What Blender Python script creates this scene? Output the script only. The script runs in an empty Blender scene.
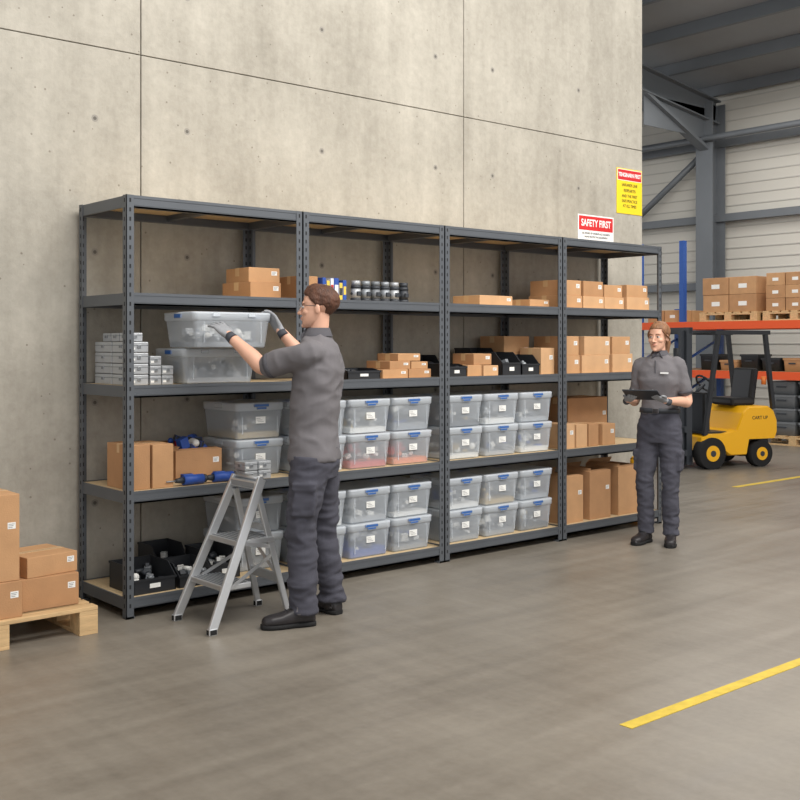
import bpy, bmesh, math, random
from mathutils import Vector, Matrix, noise
random.seed(7)
sc = bpy.context.scene
V = Vector

# ------------------------------------------------------------------ materials
def lin(c):
    o = []
    for x in c:
        x = x/255.0
        o.append(x/12.92 if x <= .04045 else ((x+.055)/1.055)**2.4)
    return (o[0], o[1], o[2], 1)

def mat(name, col, rough=.6, metal=0.0, var=0.0, vs=8.0, bump=0.0, bs=60.0, alpha=1.0, emit=0.0, stretch=(1,1,1)):
    m = bpy.data.materials.new(name); m.use_nodes = True
    nt = m.node_tree; N = nt.nodes; L = nt.links
    p = N['Principled BSDF']
    c = lin(col)
    p.inputs['Base Color'].default_value = c
    p.inputs['Roughness'].default_value = rough
    p.inputs['Metallic'].default_value = metal
    p.inputs['Alpha'].default_value = alpha
    m.diffuse_color = c
    if var or bump:
        tc = N.new('ShaderNodeTexCoord'); mp = N.new('ShaderNodeMapping')
        mp.inputs['Scale'].default_value = stretch
        L.new(tc.outputs['Object'], mp.inputs['Vector'])
    if var:
        nz = N.new('ShaderNodeTexNoise'); nz.inputs['Scale'].default_value = vs; nz.inputs['Detail'].default_value = 5
        L.new(mp.outputs[0], nz.inputs['Vector'])
        r = N.new('ShaderNodeValToRGB')
        r.color_ramp.elements[0].position = .3; r.color_ramp.elements[1].position = .7
        r.color_ramp.elements[0].color = (c[0]*(1-var), c[1]*(1-var), c[2]*(1-var), 1)
        r.color_ramp.elements[1].color = (min(1,c[0]*(1+var)), min(1,c[1]*(1+var)), min(1,c[2]*(1+var)), 1)
        L.new(nz.outputs['Fac'], r.inputs[0]); L.new(r.outputs[0], p.inputs['Base Color'])
    if bump:
        n2 = N.new('ShaderNodeTexNoise'); n2.inputs['Scale'].default_value = bs; n2.inputs['Detail'].default_value = 4
        L.new(mp.outputs[0], n2.inputs['Vector'])
        b = N.new('ShaderNodeBump'); b.inputs['Strength'].default_value = bump; b.inputs['Distance'].default_value = .01
        L.new(n2.outputs['Fac'], b.inputs['Height']); L.new(b.outputs[0], p.inputs['Normal'])
    return m

def concrete_wall_mat():
    m = bpy.data.materials.new('concrete_wall'); m.use_nodes = True
    nt = m.node_tree; N = nt.nodes; L = nt.links; p = N['Principled BSDF']
    tc = N.new('ShaderNodeTexCoord')
    def nz(scale, detail, st=(1,1,1), rough=.6):
        mp = N.new('ShaderNodeMapping'); mp.inputs['Scale'].default_value = st
        L.new(tc.outputs['Object'], mp.inputs['Vector'])
        n = N.new('ShaderNodeTexNoise'); n.inputs['Scale'].default_value = scale
        n.inputs['Detail'].default_value = detail; n.inputs['Roughness'].default_value = rough
        L.new(mp.outputs[0], n.inputs['Vector']); return n
    a = nz(1.3, 8); b = nz(3.0, 6, (2.2, 1, .25)); c = nz(22, 6)
    ramp = N.new('ShaderNodeValToRGB')
    ramp.color_ramp.elements[0].position = .36; ramp.color_ramp.elements[0].color = lin((150,145,134))
    ramp.color_ramp.elements[1].position = .66; ramp.color_ramp.elements[1].color = lin((188,183,171))
    m1 = N.new('ShaderNodeMath'); m1.operation = 'MULTIPLY_ADD'; m1.inputs[1].default_value = .45
    L.new(a.outputs['Fac'], m1.inputs[0])
    m2 = N.new('ShaderNodeMath'); m2.operation = 'MULTIPLY'; m2.inputs[1].default_value = .3
    L.new(b.outputs['Fac'], m2.inputs[0]); L.new(m2.outputs[0], m1.inputs[2])
    m3 = N.new('ShaderNodeMath'); m3.operation = 'MULTIPLY_ADD'; m3.inputs[1].default_value = .25
    L.new(c.outputs['Fac'], m3.inputs[0]); L.new(m1.outputs[0], m3.inputs[2])
    L.new(m3.outputs[0], ramp.inputs[0])
    vo = N.new('ShaderNodeTexVoronoi'); vo.inputs['Scale'].default_value = 11.0
    L.new(tc.outputs['Object'], vo.inputs['Vector'])
    lt = N.new('ShaderNodeMath'); lt.operation = 'LESS_THAN'; lt.inputs[1].default_value = .07
    L.new(vo.outputs['Distance'], lt.inputs[0])
    mx = N.new('ShaderNodeMixRGB'); mx.blend_type = 'MULTIPLY'
    mx.inputs[2].default_value = (.62,.6,.58,1)
    L.new(lt.outputs[0], mx.inputs[0]); L.new(ramp.outputs[0], mx.inputs[1])
    L.new(mx.outputs[0], p.inputs['Base Color'])
    p.inputs['Roughness'].default_value = .88
    bp = N.new('ShaderNodeBump'); bp.inputs['Strength'].default_value = .4; bp.inputs['Distance'].default_value = .01
    L.new(c.outputs['Fac'], bp.inputs['Height']); L.new(bp.outputs[0], p.inputs['Normal'])
    return m

def floor_mat():
    m = bpy.data.materials.new('polished_concrete_floor'); m.use_nodes = True
    nt = m.node_tree; N = nt.nodes; L = nt.links; p = N['Principled BSDF']
    tc = N.new('ShaderNodeTexCoord')
    def nz(scale, detail, st, rot=0):
        mp = N.new('ShaderNodeMapping'); mp.inputs['Scale'].default_value = st; mp.inputs['Rotation'].default_value = (0,0,rot)
        L.new(tc.outputs['Object'], mp.inputs['Vector'])
        n = N.new('ShaderNodeTexNoise'); n.inputs['Scale'].default_value = scale; n.inputs['Detail'].default_value = detail
        L.new(mp.outputs[0], n.inputs['Vector']); return n
    a = nz(.8, 8, (1,1,1)); b = nz(3.5, 6, (.22,2.4,1), .35); c = nz(30, 5, (1,1,1)); d = nz(4, 6, (3,.2,1), -.2)
    def madd(x, k, y=None):
        q = N.new('ShaderNodeMath'); q.operation = 'MULTIPLY_ADD'; q.inputs[1].default_value = k
        L.new(x, q.inputs[0])
        if y is None: q.inputs[2].default_value = 0
        else: L.new(y, q.inputs[2])
        return q.outputs[0]
    s = madd(d.outputs['Fac'], .18, madd(c.outputs['Fac'], .15, madd(b.outputs['Fac'], .27, madd(a.outputs['Fac'], .4))))
    r = N.new('ShaderNodeValToRGB')
    r.color_ramp.elements[0].position = .36; r.color_ramp.elements[0].color = lin((110,103,93))
    r.color_ramp.elements[1].position = .64; r.color_ramp.elements[1].color = lin((140,133,122))
    L.new(s, r.inputs[0]); L.new(r.outputs[0], p.inputs['Base Color'])
    rr = N.new('ShaderNodeMapRange'); rr.inputs['To Min'].default_value = .26; rr.inputs['To Max'].default_value = .5
    L.new(b.outputs['Fac'], rr.inputs['Value']); L.new(rr.outputs[0], p.inputs['Roughness'])
    bp = N.new('ShaderNodeBump'); bp.inputs['Strength'].default_value = .06; bp.inputs['Distance'].default_value = .01
    L.new(c.outputs['Fac'], bp.inputs['Height']); L.new(bp.outputs[0], p.inputs['Normal'])
    return m

STEEL = mat('powder_coated_steel', (93,97,102), .4, .25, .06, 4)
STEELD = mat('slot_dark', (30,31,33), .8)
CHIP = mat('chipboard', (203,179,140), .8, 0, .12, 60)
CARD = [mat('cardboard_a', (192,148,106), .85, 0, .07, 9, .15, 120), mat('cardboard_b', (180,136,96), .85, 0, .07, 9, .15, 120),
        mat('cardboard_c', (202,161,120), .85, 0, .07, 9, .15, 120)]
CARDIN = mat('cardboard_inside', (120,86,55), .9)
TAPE = mat('packing_tape', (206,172,128), .35)
LABEL = mat('paper_label', (238,238,234), .7)
INK = mat('ink', (40,40,42), .8); INKL = mat('faded_ink', (120,120,122), .8)
TOTE = mat('translucent_plastic', (224,231,238), .22, 0, alpha=.36)
TOTEL = mat('translucent_lid', (226,233,240), .3, 0, alpha=.6)
BLUE = mat('blue_latch', (46,98,170), .4)
BLACKP = mat('black_plastic', (36,38,42), .45)
GREYM = mat('grey_metal_case', (178,181,184), .4, .3, .06, 10)
GREYD = mat('grey_dark_case', (120,124,128), .5, .2)
ALU = mat('aluminium', (205,207,209), .33, .7)
RUBBER = mat('rubber', (25,25,26), .85)
WOOD = mat('pallet_wood', (205,172,126), .8, 0, .16, 6, .2, 30, stretch=(1,6,6))
YEL = mat('yellow_paint', (240,178,24), .35)
LINEY = mat('floor_line_yellow', (206,178,62), .6, 0, .16, 14)
RED = mat('sign_red', (206,42,44), .5)
WHITE = mat('sign_white', (240,240,238), .5)
SYEL = mat('sign_yellow', (245,214,40), .5)
BLUER = mat('rack_blue', (40,84,160), .45)
ORANGE = mat('rack_orange', (230,88,36), .45)
HALLST = mat('structural_steel', (112,117,122), .5, .1, .05, 2)
CBLUE = mat('part_blue', (40,78,160), .5); CRED = mat('part_red', (190,52,48), .5)
CWHITE = mat('part_white', (226,226,222), .5); CGREY = mat('part_grey', (146,151,156), .45, .3)
CBRASS = mat('part_brass', (190,166,112), .4, .3); CORANGE = mat('part_orange', (222,120,50), .5)
CDARK = mat('part_dark', (50,54,60), .5); CYEL = mat('part_yellow', (222,194,80), .5)
SKIN = mat('skin', (224,174,148), .55, 0, .04, 12); LIP = mat('lips', (190,118,106), .5)
EYEW = mat('eye_white', (232,230,226), .3); IRIS = mat('iris', (52,44,38), .3)
HAIRB = mat('hair_brown', (84,52,36), .6, 0, .4, 50, .6, 160, stretch=(1,1,.3))
HAIRF = mat('hair_light_brown', (136,96,66), .55, 0, .35, 60, .5, 160, stretch=(1,1,.3))
POLO = mat('polo_grey', (113,110,113), .9, 0, .04, 16, .25, 400)
POLOD = mat('polo_grey_dark', (84,83,88), .9, 0, .05, 16, .25, 400)
TROU = mat('work_trousers', (72,72,82), .9, 0, .06, 14, .25, 400)
GLOVE = mat('glove_grey', (150,152,156), .85, 0, .08, 40, .3, 300)
GLOVED = mat('glove_cuff_dark', (70,72,78), .85)
SHOE = mat('black_leather', (42,39,41), .45, 0, .1, 20); SOLE = mat('shoe_sole', (22,22,23), .8)
GLASS = mat('clear_lens', (220,232,240), .1, 0, alpha=.15)
SCREEN = mat('tablet_screen', (150,158,168), .15)

# ------------------------------------------------------------------ mesh builder
class MB:
    def __init__(s): s.bm = bmesh.new(); s.mats = []
    def mi(s, m):
        if m not in s.mats: s.mats.append(m)
        return s.mats.index(m)
    def _set(s, verts, m, smooth=False):
        i = s.mi(m); fs = set()
        for v in verts:
            for f in v.link_faces: fs.add(f)
        for f in fs: f.material_index = i; f.smooth = smooth
        return fs
    def box(s, c, size, m, rot=None, bev=0.0, smooth=False):
        R = rot.to_4x4() if rot is not None else Matrix.Identity(4)
        M = Matrix.Translation(V(c)) @ R @ Matrix.Diagonal((size[0], size[1], size[2], 1))
        r = bmesh.ops.create_cube(s.bm, size=1, matrix=M)
        s._set(r['verts'], m, smooth)
        if bev > 0:
            es = set(e for v in r['verts'] for e in v.link_edges)
            bmesh.ops.bevel(s.bm, geom=list(es), offset=bev, segments=2, profile=.5, affect='EDGES')
    def bx(s, x0, x1, y0, y1, z0, z1, m, bev=0.0):
        s.box(((x0+x1)/2, (y0+y1)/2, (z0+z1)/2), (abs(x1-x0), abs(y1-y0), abs(z1-z0)), m, None, bev)
    def rod(s, p0, p1, r, m, seg=10, r2=None):
        p0 = V(p0); p1 = V(p1); d = p1-p0
        q = d.to_track_quat('Z', 'Y').to_matrix().to_4x4()
        M = Matrix.Translation((p0+p1)/2) @ q
        x = bmesh.ops.create_cone(s.bm, cap_ends=True, segments=seg, radius1=r, radius2=(r if r2 is None else r2), depth=d.length, matrix=M)
        fs = s._set(x['verts'], m, True)
        for f in fs:
            if len(f.verts) > 4: f.smooth = False
    def bar(s, p0, p1, w, h, m, up=(0,0,1), bev=0.0):
        p0 = V(p0); p1 = V(p1); d = (p1-p0); L = d.length; d.normalize()
        u = V(up); u = (u - d*u.dot(d)).normalized(); x = d.cross(u)
        R = Matrix((x, d, u)).transposed()
        s.box((p0+p1)/2, (w, L, h), m, R, bev)
    def sph(s, c, r, m, rot=None, seg=16):
        R = rot.to_4x4() if rot is not None else Matrix.Identity(4)
        if not hasattr(r, '__len__'): r = (r, r, r)
        M = Matrix.Translation(V(c)) @ R @ Matrix.Diagonal((r[0], r[1], r[2], 1))
        x = bmesh.ops.create_uvsphere(s.bm, u_segments=seg, v_segments=max(6, seg//2+2), radius=1, matrix=M)
        s._set(x['verts'], m, True); return x['verts']
    def rings(s, rings, m, smooth=True, cap0=True, cap1=True):
        i = s.mi(m); rv = [[s.bm.verts.new(p) for p in r] for r in rings]
        n = len(rv[0])
        for a, b in zip(rv, rv[1:]):
            for k in range(n):
                f = s.bm.faces.new((a[k], a[(k+1) % n], b[(k+1) % n], b[k])); f.material_index = i; f.smooth = smooth
        if cap0: f = s.bm.faces.new(list(reversed(rv[0]))); f.material_index = i
        if cap1: f = s.bm.faces.new(rv[-1]); f.material_index = i
    def poly(s, pts, m):
        f = s.bm.faces.new([s.bm.verts.new(p) for p in pts]); f.material_index = s.mi(m)
    def ell(s, secs, m, n=20, ex=2.2, cap0=True, cap1=True):
        R = []
        for c, a, b in secs:
            ring = []
            for k in range(n):
                t = 2*math.pi*k/n; ct = math.cos(t); st = math.sin(t)
                ring.append(V(c) + a*(math.copysign(abs(ct)**(2/ex), ct)) + b*(math.copysign(abs(st)**(2/ex), st)))
            R.append(ring)
        s.rings(R, m, True, cap0, cap1)
    def limb(s, pts, rads, m, n=14, sub=4, round_ends=True):
        pts = [V(p) for p in pts]; rads = [r if hasattr(r, '__len__') else (r, r) for r in rads]
        P = []; Q = []
        K = len(pts)
        for i in range(K-1):
            p0 = pts[max(0, i-1)]; p1 = pts[i]; p2 = pts[i+1]; p3 = pts[min(K-1, i+2)]
            for j in range(sub):
                t = j/sub
                P.append(.5*((2*p1)+(p2-p0)*t+(2*p0-5*p1+4*p2-p3)*t*t+(3*p1-p0-3*p2+p3)*t**3))
                tt = t*t*(3-2*t)
                Q.append(tuple(rads[i][k]*(1-tt)+rads[i+1][k]*tt for k in (0, 1)))
        P.append(pts[-1]); Q.append(rads[-1])
        T = [(P[min(i+1, len(P)-1)]-P[max(i-1, 0)]).normalized() for i in range(len(P))]
        if abs(T[0].z) < .95: a = (V((0,0,1))-T[0]*T[0].z).normalized()
        else: a = (V((1,0,0))-T[0]*T[0].x).normalized()
        secs = []
        for i, (p, t, q) in enumerate(zip(P, T, Q)):
            a = (a-t*a.dot(t)).normalized(); b = t.cross(a)
            if i == 0 and round_ends:
                for th in (75, 50, 25):
                    h = math.radians(th); secs.append((p-t*q[0]*math.sin(h), a*q[0]*math.cos(h), b*q[1]*math.cos(h)))
            secs.append((p, a*q[0], b*q[1]))
            if i == len(P)-1 and round_ends:
                for th in (25, 50, 75):
                    h = math.radians(th); secs.append((p+t*q[0]*math.sin(h), a*q[0]*math.cos(h), b*q[1]*math.cos(h)))
        s.ell(secs, m, n, 2.0)
    def fuse_from(s, tmp, m, voxel=.01, it=5, disp=None):
        bmesh.ops.recalc_face_normals(tmp.bm, faces=tmp.bm.faces)
        me = bpy.data.meshes.new('tmp'); tmp.bm.to_mesh(me); tmp.bm.free()
        ob = bpy.data.objects.new('tmp', me); sc.collection.objects.link(ob)
        r = ob.modifiers.new('r', 'REMESH'); r.mode = 'VOXEL'; r.voxel_size = voxel
        q = ob.modifiers.new('s', 'SMOOTH'); q.factor = .5; q.iterations = it
        dg = bpy.context.evaluated_depsgraph_get()
        me2 = bpy.data.meshes.new_from_object(ob.evaluated_get(dg))
        bpy.data.objects.remove(ob, do_unlink=True)
        if disp:
            ns = [v.normal.copy() for v in me2.vertices]
            for v, nn in zip(me2.vertices, ns): v.co = v.co + nn*disp(v.co)
        nf = len(s.bm.faces); s.bm.from_mesh(me2); s.bm.faces.ensure_lookup_table()
        i = s.mi(m)
        for f in s.bm.faces[nf:]: f.material_index = i; f.smooth = True
        bpy.data.meshes.remove(me2)
    def done(s, name, loc=(0,0,0), rotz=0.0, recalc=True):
        if recalc: bmesh.ops.recalc_face_normals(s.bm, faces=s.bm.faces)
        me = bpy.data.meshes.new(name); s.bm.to_mesh(me); s.bm.free()
        for m in s.mats: me.materials.append(m)
        ob = bpy.data.objects.new(name, me); ob.location = loc; ob.rotation_euler = (0, 0, rotz)
        sc.collection.objects.link(ob); return ob

# ------------------------------------------------------------------ room
FLOOR = floor_mat(); CONC = concrete_wall_mat()
b = MB(); b.bx(-8, 16, -10, 14, -.2, 0, FLOOR); b.done('floor')
b = MB()
xe = [-8, -5.09, -2.335, .423, 3.18, 5.46]; ze = [0, 3.28, 6.2, 8.6]
for i in range(len(xe)-1):
    for j in range(len(ze)-1):
        b.bx(xe[i]+(.004 if i else 0), xe[i+1]-(.004 if i < len(xe)-2 else 0), .66, .86, ze[j]+(.003 if j else 0), ze[j+1]-.003, CONC, .003)
b.bx(-8, 5.44, .675, .9, 0, 8.6, mat('joint_backing', (130,125,116), .9))  # darker backing that shows through the gaps as panel joints
TH = mat('tie_hole', (104,100,94), .9); TH2 = mat('tie_ring', (150,146,138), .9)
for x0 in (-2.335, .423, 3.18):
    for dx in (-.30, .32, 1.38):
        for z in (.55, 1.15, 2.05, 2.85, 3.7, 4.6):
            x = x0+dx
            if x > 5.35: continue
            b.rod((x, .6598, z), (x, .67, z), .022, TH2, 16); b.rod((x, .6592, z), (x, .67, z), .011, TH, 14)
b.done('wall_back')

CLAD = mat('wall_cladding', (208,205,196), .6, 0, .03, 1); CLAD2 = mat('wall_cladding_rib', (190,188,181), .6)
b = MB()
b.bx(15.2, 15.4, -10, 14, 0, 6.6, CLAD)
for k in range(33):
    z = .1+k*.2; b.bx(15.185, 15.2, -9.8, 13.9, z, z+.02, CLAD2)
b.done('wall_right')
CEIL = mat('roof_deck', (150,154,158), .7, 0, .04, 2)
def rz(x): return 6.15+(15.2-x)*.12
b = MB()
b.rings([[V((-8, y, rz(-8)+.2)), V((15.4, y, rz(15.4)+.2)), V((15.4, y, rz(15.4)+.35)), V((-8, y, rz(-8)+.35))] for y in (-10, 14)], CEIL, False)
b.done('ceiling')
def ibeam(b, p0, p1, w, h, m, up=(0,0,1)):
    p0 = V(p0); p1 = V(p1); d = (p1-p0).normalized(); u = V(up); u = (u-d*u.dot(d)).normalized()
    b.bar(p0, p1, .02, h, m, up)
    b.bar(p0+u*h/2, p1+u*h/2, w, .025, m, up); b.bar(p0-u*h/2, p1-u*h/2, w, .025, m, up)
b = MB()
for y in (-6, .1, 6.1, 12):
    ibeam(b, (14.85, y, 0), (14.85, y, 6.0), .36, .4, HALLST, (1,0,0))
    ibeam(b, (15.0, y, 5.85), (-7.5, y, 5.85+22.5*.12), .24, .42, HALLST)
    b.bar((14.75, y, 5.1), (12.6, y, 5.98), .2, .06, HALLST)
    b.bx(12.8, 14.8, y-.01, y+.01, 5.35, 5.9, HALLST)
for k in range(16):
    x = 15-k*1.4; b.bx(x-.04, x+.04, -9.5, 13.5, rz(x), rz(x)+.2, HALLST)
b.done('steel_frame')
b = MB()
for z in (2.6, 3.87, 5.27):
    b.bx(14.98, 15.12, -9.5, 13.5, z-.07, z+.07, HALLST)
b.rod((14.95, 8.6, 3.5), (14.95, 6.2, 5.2), .06, HALLST)
b.rod((14.6, -6, 5.32), (14.6, 13, 5.32), .06, HALLST)
b.done('trim_1')

b = MB(); b.bx(.75, 14.5, -2.805, -2.745, 0, .0025, LINEY); b.done('floor_marking')
b = MB(); b.bx(7.3, 14.5, .82, .89, 0, .0025, LINEY); b.done('floor_marking')

# ------------------------------------------------------------------ shelving
LV = [.11, .69, 1.27, 1.777, 2.31]; POST = [0, 1.173, 2.363, 3.588, 4.845]; D = .61
def shelving(x0, x1):
    b = MB(); g = .002; x0 += g; x1 -= g; w = .045; t = .004
    for (px, sx) in ((x0, 1), (x1, -1)):
        for (py, sy) in ((0, 1), (D, -1)):
            b.bx(px, px+sx*w, py, py+sy*t, 0, 2.315, STEEL)
            b.bx(px, px+sx*t, py, py+sy*w, 0, 2.315, STEEL)
            b.bx(px, px+sx*(w+.004), py, py+sy*(w+.004), 0, .012, STEEL)
            for k in range(44):
                z = .06+k*.0515
                e = .0007
                b.bx(px+sx*.018, px+sx*.028, py-sy*e, py+sy*(t+e), z, z+.022, STEELD)
                b.bx(px-sx*e, px+sx*(t+e), py+sy*.018, py+sy*.028, z, z+.022, STEELD)
    for z in LV:
        for (py, sy) in ((.004, 1), (D-.004, -1)):
            b.bx(x0+.006, x1-.006, py, py+sy*.012, z-.065, z+.002, STEEL)
            b.bx(x0+.006, x1-.006, py, py+sy*.03, z-.065, z-.055, STEEL)
            b.bx(x0+.006, x1-.006, py-sy*.003, py, z-.012, z+.004, STEEL)
            b.bx(x0+.006, x1-.006, py-sy*.002, py, z-.05, z-.042, STEEL)
        for px, sx in ((x0+.004, 1), (x1-.004, -1)):
            b.bx(px, px+sx*.012, .02, D-.02, z-.062, z+.001, STEEL)
        b.bx((x0+x1)/2-.02, (x0+x1)/2+.02, .016, D-.016, z-.045, z-.0155, STEEL)
        b.bx(x0+.016, x1-.016, .016, D-.016, z-.015, z, CHIP)
    b.done('shelving_unit')
for i in range(4): shelving(POST[i], POST[i+1])

# ------------------------------------------------------------------ cartons
def carton(x0, x1, y0, y1, z0, h, rot=0.0, m=None, label=True, opened=False, tape=True, name='cardboard_box'):
    m = m or random.choice(CARD); b = MB(); w = x1-x0; d = y1-y0
    X = w/2; Y = d/2
    if not opened:
        b.bx(-X, X, -Y, Y, 0, h, m, .003)
        if tape:
            tw = min(.024, X*.25)
            b.bx(-X-.0006, X+.0006, -tw, tw, h-.05, h+.0008, TAPE)
            b.bx(-X, X, -.0008, .0008, h, h+.0012, CARDIN)
    else:
        t = .005
        b.bx(-X, X, -Y, -Y+t, 0, h, m); b.bx(-X, X, Y-t, Y, 0, h, m)
        b.bx(-X, -X+t, -Y+t, Y-t, 0, h, m); b.bx(X-t, X, -Y+t, Y-t, 0, h, m)
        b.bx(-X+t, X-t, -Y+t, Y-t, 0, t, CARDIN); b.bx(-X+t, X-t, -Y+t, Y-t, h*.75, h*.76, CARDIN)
        fl = min(.06, d*.3)
        b.poly([(-X, -Y, h), (X, -Y, h), (X-.01, -Y+fl*.8, h+fl*.12), (-X+.01, -Y+fl*.8, h+fl*.12)], m)
        b.poly([(-X, Y, h), (X, Y, h), (X-.01, Y-fl*.5, h+fl*.7), (-X+.01, Y-fl*.5, h+fl*.7)], m)
        b.poly([(-X, -Y, h), (-X, Y, h), (-X+fl*.55, Y-.01, h+fl*.4), (-X+fl*.55, -Y+.01, h+fl*.4)], m)
    if label and w > .14:
        lw = min(.04, w*.24); lh = min(.032, h*.28); cx = X-lw*.5-.02; cz = h*.64
        b.bx(cx-lw/2, cx+lw/2, -Y-.0012, -Y, cz-lh/2, cz+lh/2, LABEL)
        for k in range(3):
            b.bx(cx-lw*.4, cx+lw*(.1+.12*k), -Y-.0018, -Y-.0011, cz-lh*.3+k*lh*.25, cz-lh*.3+k*lh*.25+lh*.08, INKL)
    return b.done(name, ((x0+x1)/2, (y0+y1)/2, z0+.0004), rot)
Z2, Z3, Z4, Z5 = LV[3], LV[2], LV[1], LV[0]
carton(.86, 1.09, .12, .42, Z2, .10, .05); carton(.88, 1.10, .14, .42, Z2+.1, .09, -.04)
carton(1.22, 1.36, .10, .34, Z2, .15, label=False); carton(2.78, 3.12, .08, .36, Z2, .075)
carton(3.33, 3.55, .10, .34, Z2, .06)
carton(3.64, 3.90, .07, .40, Z2, .10); carton(3.915, 4.17, .07, .40, Z2, .10)
carton(3.66, 3.90, .08, .40, Z2+.1, .12); carton(3.93, 4.17, .08, .40, Z2+.1, .12)
carton(4.19, 4.44, .08, .40, Z2, .1); carton(4.20, 4.43, .09, .40, Z2+.1, .10)
carton(4.48, 4.78, .08, .40, Z2, .11); carton(4.49, 4.77, .09, .40, Z2+.11, .1)
carton(1.43, 1.53, .06, .25, Z3, .05, label=False)
carton(1.86, 2.08, .06, .34, Z3, .06); carton(2.09, 2.29, .06, .34, Z3, .06)
carton(1.93, 2.11, .07, .32, Z3+.06, .055); carton(2.12, 2.27, .07, .32, Z3+.06, .05)
carton(2.01, 2.21, .08, .30, Z3+.115, .05)
carton(2.64, 2.78, .06, .30, Z3, .08); carton(2.80, 2.95, .06, .30, Z3, .075); carton(2.72, 2.90, .08, .30, Z3+.08, .08)
carton(3.26, 3.54, .30, .56, Z3, .29); carton(3.40, 3.55, .05, .27, Z3, .20)
carton(3.65, 3.86, .06, .36, Z3, .14); carton(3.66, 3.86, .07, .36, Z3+.14, .15)
carton(3.90, 4.24, .07, .40, Z3, .14); carton(3.94, 4.26, .08, .40, Z3+.14, .15)
carton(4.28, 4.54, .07, .40, Z3, .15); carton(4.29, 4.52, .08, .40, Z3+.15, .14)
carton(.05, .175, .06, .34, Z4, .25, m=CARD[1]); carton(.19, .32, .06, .34, Z4, .245, m=CARD[0])
carton(.43, .74, .235, .52, Z4, .18, opened=True, m=CARD[1])
carton(3.65, 3.80, .06, .30, Z4, .19); carton(3.82, 3.95, .06, .28, Z4, .18); carton(3.97, 4.09, .06, .28, Z4, .18)
carton(4.0, 4.50, .30, .58, Z4, .37, m=CARD[1]); carton(4.14, 4.30, .06, .26, Z4, .17)
carton(3.66, 3.90, .06, .36, Z5, .36, opened=True); carton(3.98, 4.24, .06, .38, Z5, .38, opened=True, m=CARD[1])
carton(4.34, 4.66, .06, .40, Z5, .39, opened=True, m=CARD[0])

b = MB(); x = 1.375
for k in range(6):
    w = random.choice((.028, .036)); h = random.uniform(.11, .17)
    b.bx(x, x+w, .07, .20, 0, h, [CBLUE, CYEL, CWHITE, CBLUE, CYEL, CBLUE][k], .002)
    b.bx(x+.004, x+w-.004, .0692, .07, h*.3, h*.7, [CYEL, CBLUE, CRED, CWHITE, CDARK, CYEL][k])
    x += w+.003
b.done('packaged_goods', (0, 0, Z2+.0003))
for k in range(6):
    b = MB(); r = .035; m = [GREYM, CGREY, GREYD, CGREY, GREYM, CDARK][k]
    b.rod((0,0,0), (0,0,.02), r, CDARK, 20); b.rod((0,0,.02), (0,0,.085), r*.92, m, 20); b.rod((0,0,.085), (0,0,.105), r, CDARK, 20, r*.9); b.rod((0,0,.105), (0,0,.135), r*.85, m, 16)
    b.box((0, -.03, .05), (.03, .02, .03), CDARK, None, .003); b.rod((-.038, 0, .05), (.038, 0, .05), .009, CDARK)
    b.done('pipe_fitting', (1.665+k*.082, .10, Z2+.0003))

def clutter(b, x0, x1, y0, y1, z0, h, mats, n, smin=.015, smax=.045):
    for k in range(n):
        p = (random.uniform(x0+smax*.6, x1-smax*.6), random.uniform(y0+smax*.6, y1-smax*.6), z0+random.uniform(smax*.5, max(h, smax*.51)))
        m = random.choice(mats)
        R = Matrix.Rotation(random.uniform(0, 6.3), 3, 'Z') @ Matrix.Rotation(random.uniform(-.5, .5), 3, 'X')
        t = random.random()
        if t < .45: b.box(p, [random.uniform(smin, smax) for _ in range(3)], m, R, .002)
        elif t < .8:
            d = R @ V((random.uniform(smin, smax)*.7, 0, 0)); b.rod(V(p)-d, V(p)+d, random.uniform(.4, .9)*smin, m, 10)
        else: b.sph(p, random.uniform(smin, smax)*.5, m, seg=10)

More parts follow.
